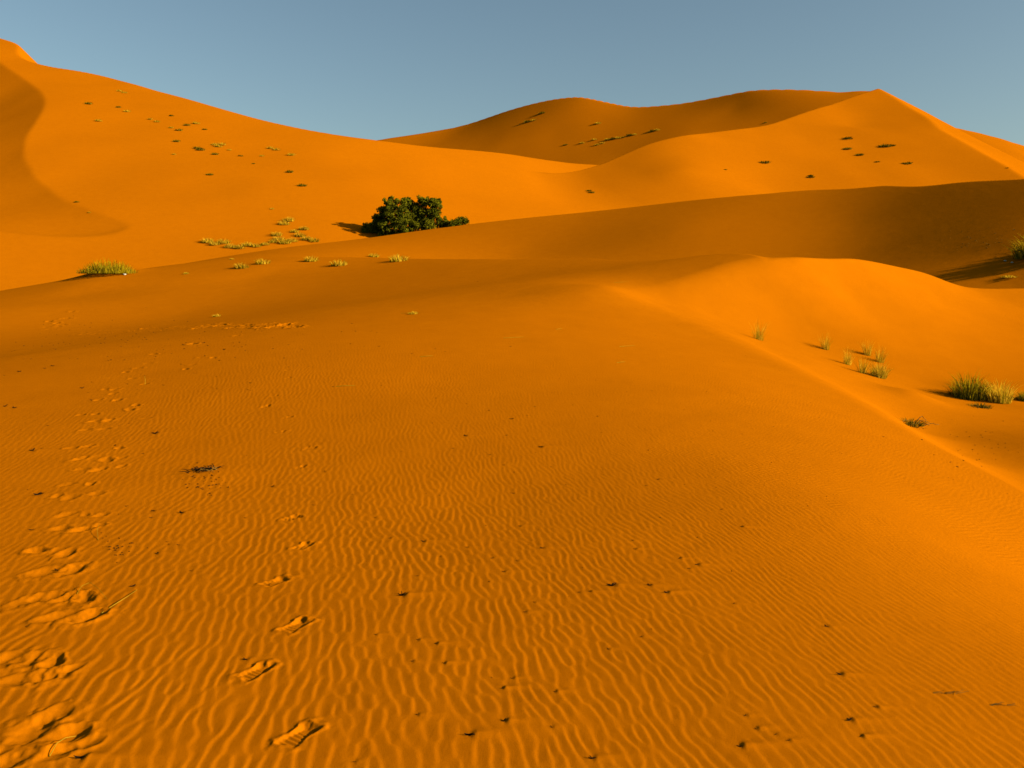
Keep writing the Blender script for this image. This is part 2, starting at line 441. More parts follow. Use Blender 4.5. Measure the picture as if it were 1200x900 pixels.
patches = {}                    # dune name -> list of (verts, faces, normals)
def add_grid(x, y, z, own, nrm):
    h, w = x.shape
    idx = np.arange(h * w).reshape(h, w)
    q = np.stack([idx[:-1, :-1], idx[:-1, 1:], idx[1:, 1:], idx[1:, :-1]], -1).reshape(-1, 4)
    fo = own[:-1, :-1].reshape(-1)
    V = np.stack([x, y, z], -1).reshape(-1, 3)
    N = nrm.reshape(-1, 3)
    for k, name in enumerate(DUNES):
        f = q[fo == k]
        if len(f) == 0:
            continue
        used = np.unique(f)
        remap = np.full(h * w, -1, np.int64)
        remap[used] = np.arange(len(used))
        patches.setdefault(name, []).append((V[used], remap[f], N[used]))

xf, yf = fan(rows_far, NC // 2)
zf, of = terrain(xf, yf, True)
xn, yn = fan(rows_near, NC)
zn, on = terrain(xn, yn, True)
z_smooth = zn
zn = detail(xn, yn, zn, np.hypot(xn, yn))
# close the seam between the fine and the coarse fan
zf[0] = zn[-1, ::2]
zn[-1, 1::2] = .5 * (zn[-1, :-2:2] + zn[-1, 2::2])
xn[-1, 1::2] = .5 * (xn[-1, :-2:2] + xn[-1, 2::2])
yn[-1, 1::2] = .5 * (yn[-1, :-2:2] + yn[-1, 2::2])
nn, nf = normals_of(xn, yn, zn), normals_of(xf, yf, zf)
nn[-1, ::2] = nf[0]
add_grid(xn, yn, zn, on, nn)
add_grid(xf, yf, zf, of, nf)

def build_mesh(name, parts):
    V, F, N, base = [], [], [], 0
    for v, f, n in parts:
        V.append(v); F.append(f + base); N.append(n)
        base += len(v)
    V, F, N = np.concatenate(V), np.concatenate(F), np.concatenate(N)
    me = bpy.data.meshes.new(name)
    me.vertices.add(len(V))
    me.vertices.foreach_set('co', V.astype(np.float32).ravel())
    me.loops.add(len(F) * 4)
    me.loops.foreach_set('vertex_index', F.astype(np.int32).ravel())
    me.polygons.add(len(F))
    me.polygons.foreach_set('loop_start', np.arange(0, len(F) * 4, 4, dtype=np.int32))
    me.update(calc_edges=True)
    me.polygons.foreach_set('use_smooth', np.ones(len(F), bool))
    me.normals_split_custom_set_from_vertices(N.astype(np.float32))
    me.update()
    return me

# ------------------------------------------------------------------ materials
def new_mat(name):
    m = bpy.data.materials.new(name)
    m.use_nodes = True
    return m, m.node_tree.nodes, m.node_tree.links, m.node_tree.nodes['Principled BSDF']

def sand_material():
    m, n, l, p = new_mat('sand')
    geo = n.new('ShaderNodeNewGeometry')
    def nz(scale, detail=3, rough=.55):
        t = n.new('ShaderNodeTexNoise')
        t.inputs['Scale'].default_value = scale
        t.inputs['Detail'].default_value = detail
        t.inputs['Roughness'].default_value = rough
        l.new(geo.outputs['Position'], t.inputs['Vector'])
        return t
    broad, mid, grain = nz(.05, 4), nz(1.1, 5, .6), nz(420, 2)
    ramp = n.new('ShaderNodeValToRGB')
    ramp.color_ramp.elements[0].position = .30
    ramp.color_ramp.elements[0].color = (.297, .0800, .0004, 1)
    ramp.color_ramp.elements[1].position = .72
    ramp.color_ramp.elements[1].color = (.342, .0935, .0005, 1)
    add = n.new('ShaderNodeMath'); add.operation = 'MULTIPLY_ADD'
    add.inputs[1].default_value = .5
    l.new(mid.outputs[0], add.inputs[0])
    hb = n.new('ShaderNodeMath'); hb.operation = 'MULTIPLY'; hb.inputs[1].default_value = .5
    l.new(broad.outputs[0], hb.inputs[0])
    l.new(hb.outputs[0], add.inputs[2])
    l.new(add.outputs[0], ramp.inputs[0])
    gr = n.new('ShaderNodeMapRange')
    gr.inputs[1].default_value, gr.inputs[2].default_value = .3, .7
    gr.inputs[3].default_value, gr.inputs[4].default_value = .86, 1.12
    l.new(grain.outputs[0], gr.inputs[0])
    mul = n.new('ShaderNodeVectorMath'); mul.operation = 'SCALE'
    l.new(ramp.outputs[0], mul.inputs[0])
    l.new(gr.outputs[0], mul.inputs['Scale'])
    l.new(mul.outputs[0], p.inputs['Base Color'])
    p.inputs['Roughness'].default_value = 1.0
    p.inputs['Specular IOR Level'].default_value = 0.0
    fine = nz(34, 4, .65)
    bump0 = n.new('ShaderNodeBump')
    bump0.inputs['Strength'].default_value = .35
    bump0.inputs['Distance'].default_value = .004
    l.new(fine.outputs[0], bump0.inputs['Height'])
    far_b = nz(1.3, 5, .6)
    bump1 = n.new('ShaderNodeBump')
    bump1.inputs['Strength'].default_value = .5
    bump1.inputs['Distance'].default_value = .03
    l.new(far_b.outputs[0], bump1.inputs['Height'])
    l.new(bump1.outputs[0], bump0.inputs['Normal'])
    bump = n.new('ShaderNodeBump')
    l.new(bump0.outputs[0], bump.inputs['Normal'])
    bump.inputs['Strength'].default_value = .5
    bump.inputs['Distance'].default_value = .002
    l.new(grain.outputs[0], bump.inputs['Height'])
    l.new(bump.outputs[0], p.inputs['Normal'])
    return m

SAND = sand_material()

DUNE_LABEL = {
    'foreground_dune': 'rippled orange sand ridge with footprints and a hollow on its sunny side',
    'middle_dune': 'shaded smooth sand dune rising behind the footprinted ridge',
    'tall_dune': 'tall sunlit orange dune with a curved side ridge behind the dark tree',
    'summit_dune': 'bright sunlit dune with a pointed summit and a sharp ridge',
    'far_dune': 'dim brown long dune behind the pointed sunlit summit',
    'distant_dune': 'small distant dune slope beyond the sharp ridge',
}
for name in DUNES:
    if name in patches:
        o = link(bpy.data.objects.new(name, build_mesh(name, patches[name])))
        o.data.materials.append(SAND)
        tag(o, DUNE_LABEL[name], 'dune', kind='structure')

# the desert all round, out to the horizon
def sheet(rs, angles):
    rr, tt = np.meshgrid(rs, angles, indexing='ij')
    x, y = rr * np.sin(tt), rr * np.cos(tt)
    z = terrain(x, y)
    w = smooth01((rr - R2) / 400)
    z = z * (1 - w) - 5.0 * w
    nrm = normals_of(x, y, z)
    h, wd = x.shape
    i = np.arange(h * wd).reshape(h, wd)
    q = np.stack([i[:-1, :-1], i[:-1, 1:], i[1:, 1:], i[1:, :-1]], -1).reshape(-1, 4)
    return np.stack([x, y, z], -1).reshape(-1, 3), q, nrm.reshape(-1, 3)

around = [sheet(np.r_[.02, .5, 1.0, 1.5, R0], np.linspace(-HALF, HALF, 60)),
          sheet(np.r_[.02, .5, 1.0, 1.5, np.geomspace(R0, R2, 120)], np.linspace(HALF, 2 * math.pi - HALF, 220)),
          sheet(np.geomspace(R2, 9000, 26), np.linspace(0, 2 * math.pi, 260))]
o = link(bpy.data.objects.new('desert_plain', build_mesh('desert_plain', around)))
o.data.materials.append(SAND)
tag(o, 'open sand plain stretching away round the dunes', 'sand', kind='structure')

def ground(x, y):
    """height of the finished sand, ripples and prints included"""
    d, t = math.hypot(x, y), math.atan2(x, y)
    if R0 < d < R1 and abs(t) < HALF:
        fi = float(np.interp(d, rows_near, np.arange(NR)))
        fj = (t + HALF) / (2 * HALF) * NC
        i, j = min(int(fi), NR - 2), min(int(fj), NC - 1)
        a, b = fi - i, fj - j
        return float((zn[i, j] * (1 - b) + zn[i, j + 1] * b) * (1 - a) + (zn[i + 1, j] * (1 - b) + zn[i + 1, j + 1] * b) * a)
    return float(terrain(np.array([x]), np.array([y]))[0])

# ------------------------------------------------------------------ plant materials
def plain_mat(name, c0, c1, scale=6.0, rough=.8, trans=0.0):
    m, n, l, p = new_mat(name)
    tc = n.new('ShaderNodeTexCoord')
    t = n.new('ShaderNodeTexNoise')
    t.inputs['Scale'].default_value = scale
    t.inputs['Detail'].default_value = 3
    l.new(tc.outputs['Object'], t.inputs['Vector'])
    r = n.new('ShaderNodeValToRGB')
    r.color_ramp.elements[0].position, r.color_ramp.elements[1].position = .35, .65
    r.color_ramp.elements[0].color = (*c0, 1)
    r.color_ramp.elements[1].color = (*c1, 1)
    l.new(t.outputs[0], r.inputs[0])
    l.new(r.outputs[0], p.inputs['Base Color'])
    p.inputs['Roughness'].default_value = rough
    p.inputs['Specular IOR Level'].default_value = .03
    if trans:
        out = n['Material Output']
        tr = n.new('ShaderNodeBsdfTranslucent')
        l.new(r.outputs[0], tr.inputs['Color'])
        mx = n.new('ShaderNodeMixShader')
        mx.inputs[0].default_value = trans
        l.new(p.outputs[0], mx.inputs[1]); l.new(tr.outputs[0], mx.inputs[2])
        l.new(mx.outputs[0], out.inputs[0])
    return m

MAT_GREEN = plain_mat('green_grass', (.20, .145, .002), (.40, .26, .003), 5, .9, .4)
MAT_STRAW = plain_mat('dry_grass', (0.2464, 0.1344, 0.00448), (0.3472, 0.2128, 0.0112), 7, .9, .2)
MAT_PALE = plain_mat('bleached_grass', (.52, .28, .008), (.68, .385, .018), 7, .9, .45)
MAT_OLIVE = plain_mat('olive_scrub', (0.0784, 0.056, 0.00168), (0.1904, 0.1232, 0.0028), 3, .9, .15)
MAT_LEAF = plain_mat('tree_leaf', (0.0504, 0.0532, 0.00168), (0.1456, 0.1316, 0.00336), 1.1, .9, .2)
MAT_BARK = plain_mat('bark', (0.056, 0.0308, 0.0112), (0.0952, 0.0504, 0.0168), 9, .9)
MAT_TWIG = plain_mat('dead_twig', (0.0056, 0.00336, 0.00168), (0.0168, 0.0084, 0.0028), 60, .9)
MAT_ROOT = plain_mat('dead_stem', (0.056, 0.0224, 0.00336), (0.2352, 0.1176, 0.0168), 14, .9)
MAT_STONE = plain_mat('pale_stone', (0.3472, 0.3024, 0.224), (0.42, 0.3808, 0.2912), 30, .9)

class MB:
    """collects ribbons, tubes and leaves into one mesh"""
    def __init__(self):
        self.v, self.f = [], []
    def ribbon(self, pts, w0, w1, side):
        b = len(self.v)
        n = len(pts)
        for i, p in enumerate(pts):
            w = w0 + (w1 - w0) * i / (n - 1)
            self.v.append(tuple(p + side * w)); self.v.append(tuple(p - side * w))
        for i in range(n - 1):
            k = b + 2 * i
            self.f.append((k, k + 1, k + 3, k + 2))
    def tube(self, pts, r0, r1, n=5):
        b = len(self.v)
        pts = [np.asarray(p, float) for p in pts]
        for i, p in enumerate(pts):
            d = pts[min(i + 1, len(pts) - 1)] - pts[max(i - 1, 0)]
            d = d / (np.linalg.norm(d) + 1e-9)
            a = np.cross(d, (0, 0, 1.0) if abs(d[2]) < .9 else (1.0, 0, 0)); a /= np.linalg.norm(a)
            c = np.cross(d, a)
            r = r0 + (r1 - r0) * i / (len(pts) - 1)
            for k in range(n):
                t = 2 * math.pi * k / n
                self.v.append(tuple(p + (a * math.cos(t) + c * math.sin(t)) * r))
        for i in range(len(pts) - 1):
            for k in range(n):
                q = b + i * n
                self.f.append((q + k, q + (k + 1) % n, q + n + (k + 1) % n, q + n + k))
        self.f.append(tuple(b + k for k in range(n))[::-1])
        self.f.append(tuple(b + (len(pts) - 1) * n + k for k in range(n)))
    def mesh(self, name, mat):
        me = bpy.data.meshes.new(name)
        me.from_pydata(self.v, [], self.f)
        me.materials.append(mat)
        me.update()
        return me

def unit(v):
    return v / (np.linalg.norm(v) + 1e-9)

def blades(g, n, rb, height, spread, droop, width, lean=(0, 0), dome=.35):
    """thin arching grass blades rising from a disc of radius rb"""
    mb = MB()
    for _ in range(n):
        a = g.uniform(0, 2 * math.pi)
        r = rb * math.sqrt(g.random())
        base = np.array([r * math.cos(a), r * math.sin(a), -.03])
        h = height * g.uniform(.45, 1.0) * (1 - dome * (r / rb) ** 2)
        out = np.array([math.cos(a), math.sin(a), 0]) * (r / rb * .7 + .3) * g.uniform(.1, 1) * spread + np.array([lean[0], lean[1], 0]) * g.uniform(.4, 1.2)
        out += g.normal(0, .10, 3) * (1, 1, 0)
        pts = []
        for t in (0, .35, .7, 1.0):
            pts.append(base + out * h * t ** 1.5 + np.array([0, 0, h * (t - droop * t ** 3)]))
        sd = unit(np.array([-math.sin(a + g.normal(0, 1)), math.cos(a + g.normal(0, 1)), 0]))
        mb.ribbon(pts, width * .5, width * .12, sd)
    return mb

def thing(name, loc, rz=0.0, scale=1.0):
    o = bpy.data.objects.new(name, None)
    o.empty_display_size = .1
    o.location = loc
    o.rotation_euler = (0, 0, rz)
    o.scale = (scale,) * 3
    return link(o)

def part(name, me, parent, stuff=False):
    o = link(bpy.data.objects.new(name, me), parent)
    if stuff:
        o['kind'] = 'stuff'
    return o

# shared grass meshes ------------------------------------------------
def tuft_meshes(seed, n, rb, height, spread, droop, width, mats, lean=(0, 0), share=.5, dome=.35):
    g = np.random.default_rng(seed)
    a = blades(g, int(n * share), rb, height, spread, droop, width, lean, dome).mesh('blades', mats[0])
    b = blades(g, int(n * (1 - share)), rb * 1.1, height * .9, spread * 1.2, droop * 1.2, width, lean, dome).mesh('dry_blades', mats[1])
    return a, b

def put_tuft(name, P, meshes, scale, rz, label, group=None, cat='grass tuft', z=None, squash=1.0):
    o = thing(name, (P[0], P[1], (ground(P[0], P[1]) if z is None else z) - .01), rz, scale)
    o.scale = (scale, scale, scale * squash)
    part('blades', meshes[0], o, True)
    part('dry_blades', meshes[1], o, True)
    tag(o, label, cat, group)
    return o

g0 = np.random.default_rng(100)
# 1 m wide templates, 1 m tall
FINE = [tuft_meshes(200 + i, 80, .16, 1.0, .5, .10, .013, (MAT_PALE, MAT_GREEN), lean=(.1, 0), share=.7) for i in range(3)]
BUSHY = [tuft_meshes(210 + i, 420, .36, 1.0, .6, .22, .018, (MAT_GREEN, MAT_OLIVE), share=.55, dome=.5) for i in range(2)]
DRY = [tuft_meshes(220 + i, 260, .30, 1.0, .75, .25, .018, (MAT_PALE, MAT_GREEN), share=.75) for i in range(2)]
LOW = [tuft_meshes(230 + i, 130, .40, .55, .9, .25, .045, (MAT_PALE, MAT_GREEN), share=.72) for i in range(4)]
SCRUB = [tuft_meshes(240 + i, 150, .42, .50, .9, .2, .06, (MAT_OLIVE, MAT_STRAW), share=.8) for i in range(4)]

def depth(P):
    return P[1]

# grass in the hollow ------------------------------------------------
HOLLOW = [  # pixel, height px, meshes, label
    (889, 398, 24, FINE[0], 1.2, 'thin green grass tuft highest up the hollow, alone on the sand'),
    (967, 409, 20, FINE[1], 1.0, 'thin straw-coloured grass tuft standing alone above the small row of tufts'),
    (1017, 416, 20, FINE[2], 1.0, 'thin grass tuft at the upper edge of the small row of tufts'),
    (1031, 424, 20, FINE[0], 1.0, 'thin yellow grass tuft at the end of the upper pair of tufts'),
    (993, 427, 20, FINE[1], 1.2, 'green grass tuft at the start of the small row in the hollow'),
    (1010, 437, 22, FINE[2], 1.3, 'green grass tuft with a long dark shadow in the middle of the small row'),
    (1030, 442, 22, DRY[0], .8, 'yellow dry grass tuft at the lower end of the small row'),
]
HP = cast([h[:2] for h in HOLLOW])
for (u, v, hp, ms, k, lab), P in zip(HOLLOW, HP):
    put_tuft('grass_tuft', P, ms, hp / FPX * P[1] * 1.35, g0.uniform(0, 6.3), lab, 'thin grass tufts in the sunny hollow')
BIG = [
    (1136, 466, 38, BUSHY[0], 1.0, 'dense dark green grass tussock at the foot of the hollow'),
    (1171, 470, 32, DRY[1], 1.1, 'pale dry feathery grass tussock beside the dark green tussock'),
    (1200, 469, 16, BUSHY[1], 1.0, 'low dark green grass tussock beyond the pale feathery one'),
    (1216, 302, 34, BUSHY[1], 1.4, 'big dry grass bush casting a long shadow over the shaded valley'),
    (1183, 325, 7, LOW[1], 2.2, 'small pale grass tuft on the floor of the shaded valley'),
]
BP = cast([h[:2] for h in BIG])
for (u, v, hp, ms, k, lab), P in zip(BIG, BP):
    o = put_tuft('grass_tussock', P, ms, hp / FPX * P[1] * 1.3, g0.uniform(0, 6.3), lab)
    o.scale = (o.scale[0] * k, o.scale[1] * k, o.scale[2])

def dead_stems(name, P, n, size, seed, label):
    """a tangle of dead, arching stems and roots"""
    g = np.random.default_rng(seed)
    o = thing(name, (P[0], P[1], ground(P[0], P[1])))
    for i in range(n):
        a = g.uniform(0, 6.3)
        L = size * g.uniform(.3, .8)
        b = np.array([g.normal(0, size * .25), g.normal(0, size * .2), -.03])
        d = np.array([math.cos(a), math.sin(a) * .7, 0])
        rise = L * g.uniform(.05, .3)
        pts = [b + d * L * t + np.array([0, 0, rise * math.sin(math.pi * min(t * 1.05, 1)) + .02]) + g.normal(0, .02 * size, 3) for t in np.linspace(0, 1, 7)]
        mb = MB(); mb.tube(pts, .010 * size + .003, .004, 5)
        part('stem', mb.mesh('stem', MAT_ROOT), o)
    mb = blades(g, 220, size * .5, size * .42, 1.5, .35, .014)
    part('dead_blades', mb.mesh('dead_blades', MAT_OLIVE), o, True)
    tag(o, label, 'dead plant')
    return o
DP = cast([(1065, 497), (1148, 477)])
dead_stems('dead_plant', DP[0], 14, .62, 301, 'low tangle of dead dark stems arching over the sand below the green tussock')
dead_stems('dead_plant', DP[1], 12, .55, 302, 'bare twisted roots and stems at the base of the dense green tussock')

# the big green tuft and the tufts along the shaded toe ----------------
P = cast([(127, 320)])[0]
big = [tuft_meshes(250, 1000, 1.75, 1.35, .35, .18, .040, (MAT_GREEN, MAT_OLIVE), share=.62, dome=.78)]
put_tuft('grass_tussock', P, big[0], P[1] / 58.0, 0.0, 'big round yellow-green grass tussock at the end of the trodden track')
TOE = [(218, 321, 8, 'small lone grass tuft on the sand right of the big yellow-green tussock'), (272, 304, 6, None), (283, 314, 20, None), (308, 309, 20, None),
       (365, 306, 20, None), (398, 311, 22, None), (438, 301, 14, None), (467, 306, 26, None)]
for i, ((u, v, wpx, lab), P) in enumerate(zip(TOE, cast([t[:2] for t in TOE]))):
    put_tuft('grass_tuft', P, LOW[i % 4], wpx / FPX * P[1] * .95, g0.uniform(0, 6.3),
             lab or 'low yellowish grass tuft on the shaded dune toe, %s from the big round tussock' % ('', 'second', 'third', 'fourth', 'fifth', 'sixth', 'seventh', 'eighth')[i], None if lab else 'grass tufts below the tree')
BAND = [(244, 284), (252, 287), (262, 285), (270, 290), (281, 291), (290, 288), (300, 289), (311, 287), (320, 284), (327, 281), (334, 285), (343, 283),
        (324, 276), (345, 272), (352, 277), (359, 281), (368, 283), (333, 263), (338, 259), (356, 269)]
for i, P in enumerate(cast(BAND)):
    put_tuft('grass_tuft', P, LOW[i % 4], g0.uniform(13, 20) / FPX * P[1] * .85, g0.uniform(0, 6.3),
             'yellow grass tuft in the thick strip of grass beside the tree', 'strip of grass beside the tree')
TALL = [(104, 122), (140, 107), (146, 109), (139, 126), (149, 131), (176, 140), (184, 143), (201, 150), (210, 153), (219, 147), (230, 145), (240, 152), (207, 166),
        (204, 181), (231, 174), (235, 176), (252, 170), (260, 170), (256, 172), (269, 176), (282, 183), (297, 192), (307, 183), (317, 174), (324, 176), (341, 182),
        (246, 205), (339, 202), (319, 245), (354, 218), (252, 181), (116, 142), (201, 136), (90, 237), (105, 249), (690, 224), (693, 226), (415, 160), (408, 158)]
for i, P in enumerate(cast(TALL)):
    is_pale = i % 3 == 1 or i in (2, 5, 6, 17, 18, 23, 24)  # pale yellow grass tufts mixed in among the olive scrub
    put_tuft('grass_tuft', P, (LOW if is_pale else SCRUB)[i % 4], g0.uniform(4, 11) / FPX * P[1], g0.uniform(0, 6.3),
             'small pale yellow grass tuft on the tall sunlit dune face' if is_pale else 'small olive scrub tuft on the tall sunlit dune face',
             'pale tufts on the tall dune' if is_pale else 'olive tufts on the tall dune', squash=.8)
SUMMIT = [(993, 163), (993, 175), (1007, 182), (1037, 172), (1063, 192), (1028, 190), (896, 191), (850, 199), (950, 208), (897, 144), (1180, 197), (1046, 171), (950, 206)]
SUMLAB = ['dark shrub topmost of the group under the pointed summit', 'dark shrub just below the topmost one under the summit', 'dark shrub between the pair and the tiny one under the summit',
          'widest dark shrub under the pointed summit', 'dark shrub closest to the sharp ridge under the summit', 'tiny dark shrub below the widest one under the summit',
          'lone dark shrub far out on the bright face left of the summit group', 'tiny lone dark speck of shrub at the foot of the bright face',
          'dark shrub lowest on the bright face just above the middle dune crest', 'tiny shrub on the edge between the bright face and the brown dune',
          'tiny shrub on the bright strip beyond the sharp ridge', 'small shrub touching the end of the widest one under the summit', 'small shrub touching the lowest one above the middle dune crest']
for i, P in enumerate(cast(SUMMIT)):
    k = (12, 10, 10, 14, 11, 6, 12, 4, 9, 4, 4, 7, 6)[i]
    put_tuft('desert_shrub', P, SCRUB[i % 4], k / FPX * P[1] * 1.1, g0.uniform(0, 6.3),
             SUMLAB[i], 'shrubs below the pointed summit', 'shrub', squash=.6)
FARP = [(618, 143), (623, 142), (626, 141), (635, 133), (701, 145), (697, 164), (663, 170), (682, 168), (712, 164), (718, 163), (725, 162), (731, 161), (738, 159),
        (744, 158), (770, 153), (764, 154), (700, 170), (706, 168)]
for i, P in enumerate(cast(FARP)):
    put_tuft('desert_shrub', P, (LOW if i % 3 else SCRUB)[i % 4], g0.uniform(5, 9) / FPX * P[1], g0.uniform(0, 6.3),
             'tiny far shrub on the dim brown dune behind the tall one', 'shrubs on the far brown dune', 'shrub', squash=.7)

# ------------------------------------------------------------------ the tree and the bush beside it
def leaf_cloud(g, centres, n_each, size, flat=.8):
    mb = MB()
    for c, r in centres:
        n = int(n_each * (r / .8) ** 2)
        for _ in range(n):
            d = unit(g.normal(0, 1, 3))
            p = c + d * r * (g.random() ** .45) * np.array([1, 1, flat])
            a = unit(g.normal(0, 1, 3)); b = unit(np.cross(a, g.normal(0, 1, 3)))
            s = size * g.uniform(.6, 1.3)
            k = len(mb.v)
            mb.v += [tuple(p - a * s), tuple(p + b * s * .45), tuple(p + a * s), tuple(p - b * s * .45)]
            mb.f.append((k, k + 1, k + 2, k + 3))
    return mb

def make_tree(name, foot, clumps, seed, label, n_each=300, leaf=.14):
    """clumps: (dx, dy, height, radius) of foliage masses relative to the foot"""
    g = np.random.default_rng(seed)
    o = thing(name, foot)
    hubs = []
    tr = MB()
    big = sorted(clumps, key=lambda c: -c[3])
    for dx, dy, h, r in clumps:
        b = np.array([dx * .25 + g.normal(0, .2), dy * .25 + g.normal(0, .2), -.3])
        e = np.array([dx, dy, h])
        pts = [b + (e - b) * t + np.array([g.normal(0, .12), g.normal(0, .12), .25 * math.sin(math.pi * t) * h * .3]) for t in np.linspace(0, 1, 6)]
        tr.tube(pts, .05 + .05 * r, .02, 6)
        for _ in range(int(12 + 14 * r)):
            d = unit(g.normal(0, 1, 3)) * r * g.uniform(.45, 1.05)
            hubs.append((e + d * np.array([1, 1, .85]), g.uniform(.26, .50) * (.6 + .4 * r)))
            if g.random() < .5:
                tr.tube([e, e + d * .5 + g.normal(0, .05, 3), e + d], .02, .008, 4)
    part('trunk', tr.mesh('trunk', MAT_BARK), o)
    part('crown', leaf_cloud(g, hubs, n_each, leaf).mesh('crown', MAT_LEAF), o, True)
    tag(o, label, 'tree')
    return o

TY = 115.0
def rel(u, v, dy=0.0):
    p = at(u, v, TY + dy)
    return p
FT = at(478, 285, TY); FT[2] = float(terrain(np.array([FT[0]]), np.array([FT[1]]))[0])
def cl(u, v, rpx, dy=0.0):
    p = rel(u, v, dy)
    return (p[0] - FT[0], dy, p[2] - FT[2], rpx / FPX * TY)
TREE = [cl(459, 238, 9), cl(452, 248, 10, .6), cl(462, 252, 11, -.8), cl(444, 257, 8, 1), cl(476, 238, 8, .4), cl(472, 250, 10, -.6), cl(482, 258, 11, -.4),
        cl(496, 236, 7, .3), cl(494, 247, 9, .5), cl(509, 239, 7, 0), cl(513, 236, 4, .4), cl(508, 251, 8, -.5), cl(502, 264, 10, -1), cl(516, 260, 8, -.3), cl(523, 264, 6, 0),
        cl(455, 268, 12, -.9), cl(470, 268, 12, -1.2), cl(486, 270, 11, -1.2), cl(433, 268, 8, .8), cl(441, 266, 8, .9), cl(428, 272, 6, 1.0), cl(447, 264, 9, .8), cl(486, 246, 8, .6), cl(489, 256, 9, .2), cl(497, 256, 8, .4), cl(484, 240, 5, .8)]
make_tree('desert_tree', tuple(FT), TREE, 401, 'dark green many-stemmed tree half hidden behind the middle dune')
FB = at(536, 272, TY - 1); FB[2] = float(terrain(np.array([FB[0]]), np.array([FB[1]]))[0])
def cb(u, v, rpx, dy=0.0):
    p = at(u, v, TY - 1 + dy)
    return (p[0] - FB[0], dy, p[2] - FB[2], rpx / FPX * TY)
make_tree('bush', tuple(FB), [cb(536, 259, 5), cb(542, 257, 4, .3), cb(531, 263, 4, -.2), cb(538, 265, 5), cb(546, 260, 2.5)], 402,
          'small round green bush beside the dark tree on the dune crest', 260, .11)['category'] = 'bush'

# ------------------------------------------------------------------ twigs and litter on the near sand
def twig_mesh(seed, n):
    g = np.random.default_rng(seed)
    mb = MB()
    for i in range(n):
        a = g.uniform(-.7, .7) + (math.pi if i % 2 else 0)
        L = g.uniform(.5, 1.0)
        b = np.array([g.normal(0, .08), g.normal(0, .08), .06])
        e = b + np.array([math.cos(a) * L, math.sin(a) * L, g.uniform(.05, .55)])
        m = .5 * (b + e) + g.normal(0, .08, 3)
        mb.tube([b, m, e], g.uniform(.12, .18), .04, 5)
    return mb.mesh('twig', MAT_TWIG)
TW = [[twig_mesh(500 + 10 * k + i, 2 + k + i % 2) for i in range(4)] for k in range(3)]
TWLAB = [('tiny dark twig bit lying on the rippled sand', 'tiny twig bits on the sand'),
         ('dark forked twig with a small wind tail of sand', 'forked twigs on the sand'),
         ('larger dark branching twig half buried in the rippled sand', 'larger branching twigs on the sand')]
BIGLAB = iter(['large dark branching twig alone on broad ripples right of the shoe prints', 'large dark twig low on the broad ripples with another twig just above it',
               'large dark twig starting a row of three twigs along the ripples', 'large dark twig with two prongs on the fine ripples of the upper ridge',
               'large dark twig on the smooth sand left of the hollow footprints', 'large dark forked twig on bare sand above the dead plant clump',
               'large dark twig touching the left edge of the hollow footprints', 'large dark Y-shaped twig on flat sand below the dead plant clump',
               'large dark twig beside the deepest hollow footprints'])
for i, ((u, v, size), P) in enumerate(zip(TWIGS, TWIG_POS)):
    d = math.hypot(P[0], P[1])
    s = (.0095, .0175, .0255)[size] * (1 + .10 * max(d - 3, 0)) * random.uniform(.8, 1.2)
    o = link(bpy.data.objects.new('twig', TW[size][i % 4]))
    o.location = (P[0], P[1], ground(P[0], P[1]) - .0005)
    o.rotation_euler = (random.uniform(-.2, .2), random.uniform(-.2, .2), random.uniform(-.6, .6) + random.choice((0, math.pi)))
    o.scale = (s, s, s * random.uniform(.8, 1.2))
    tag(o, next(BIGLAB, TWLAB[2][0]) if size == 2 else TWLAB[size][0], 'twig', TWLAB[size][1])

# the dead clump on its little mound, and the crumbs round it
P = cast([(239, 551)])[0]
g = np.random.default_rng(601)
o = thing('dead_plant_clump', (P[0], P[1], ground(P[0], P[1])))
mb = MB()
for _ in range(34):
    b = np.array([g.normal(0, .065), g.normal(0, .05), 0])
    b[2] = ground(P[0] + b[0], P[1] + b[1]) - ground(P[0], P[1])
    a = g.uniform(0, 6.3); L = g.uniform(.03, .10)
    e = b + np.array([math.cos(a) * L, math.sin(a) * L, g.uniform(.0, .035)])
    mb.tube([b, .5 * (b + e) + (0, 0, .01), e], .0045, .0015, 4)
part('dead_twigs', mb.mesh('dead_twigs', MAT_TWIG), o, True)
mb = MB()
for _ in range(9):
    b = np.array([g.normal(.05, .06), g.normal(0, .04), .0]); a = g.uniform(0, 6.3); L = g.uniform(.05, .1)
    b[2] = ground(P[0] + b[0], P[1] + b[1]) - ground(P[0], P[1])
    mb.tube([b, b + np.array([math.cos(a) * L * .5, math.sin(a) * L * .5, .02]), b + np.array([math.cos(a) * L, math.sin(a) * L, .005])], .0035, .0015, 4)
part('bare_stems', mb.mesh('bare_stems', MAT_ROOT), o, True)
tag(o, 'dark crumbling clump of dead plant matter on a small sand mound between the tracks', 'dead plant')

def crumbs(name, uv, n, su, sv, size, seed, mat, label):
    g = np.random.default_rng(seed)
    pts = cast(np.stack([g.normal(uv[0], su, n), g.normal(uv[1], sv, n)], 1))
    mb = MB()
    for p in pts:
        d = math.hypot(p[0], p[1])
        z = ground(p[0], p[1])
        a = g.uniform(0, 6.3); L = size * g.uniform(.4, 1.3) * (1 + .05 * d)
        e = np.array([math.cos(a), math.sin(a), g.uniform(0, .5)]) * L
        b = np.array([p[0], p[1], z + .001])
        mb.tube([b, b + e], L * .3, L * .12, 4)
    o = link(bpy.data.objects.new(name, mb.mesh(name, mat)))
    tag(o, label, 'litter', kind='stuff')
crumbs('plant_litter', (240, 563), 60, 14, 8, .010, 611, MAT_TWIG, 'dark plant crumbs strewn below the dead clump on the sand')
crumbs('plant_litter', (138, 640), 40, 14, 7, .008, 612, MAT_TWIG, 'dark plant crumbs strewn beside the footprints')
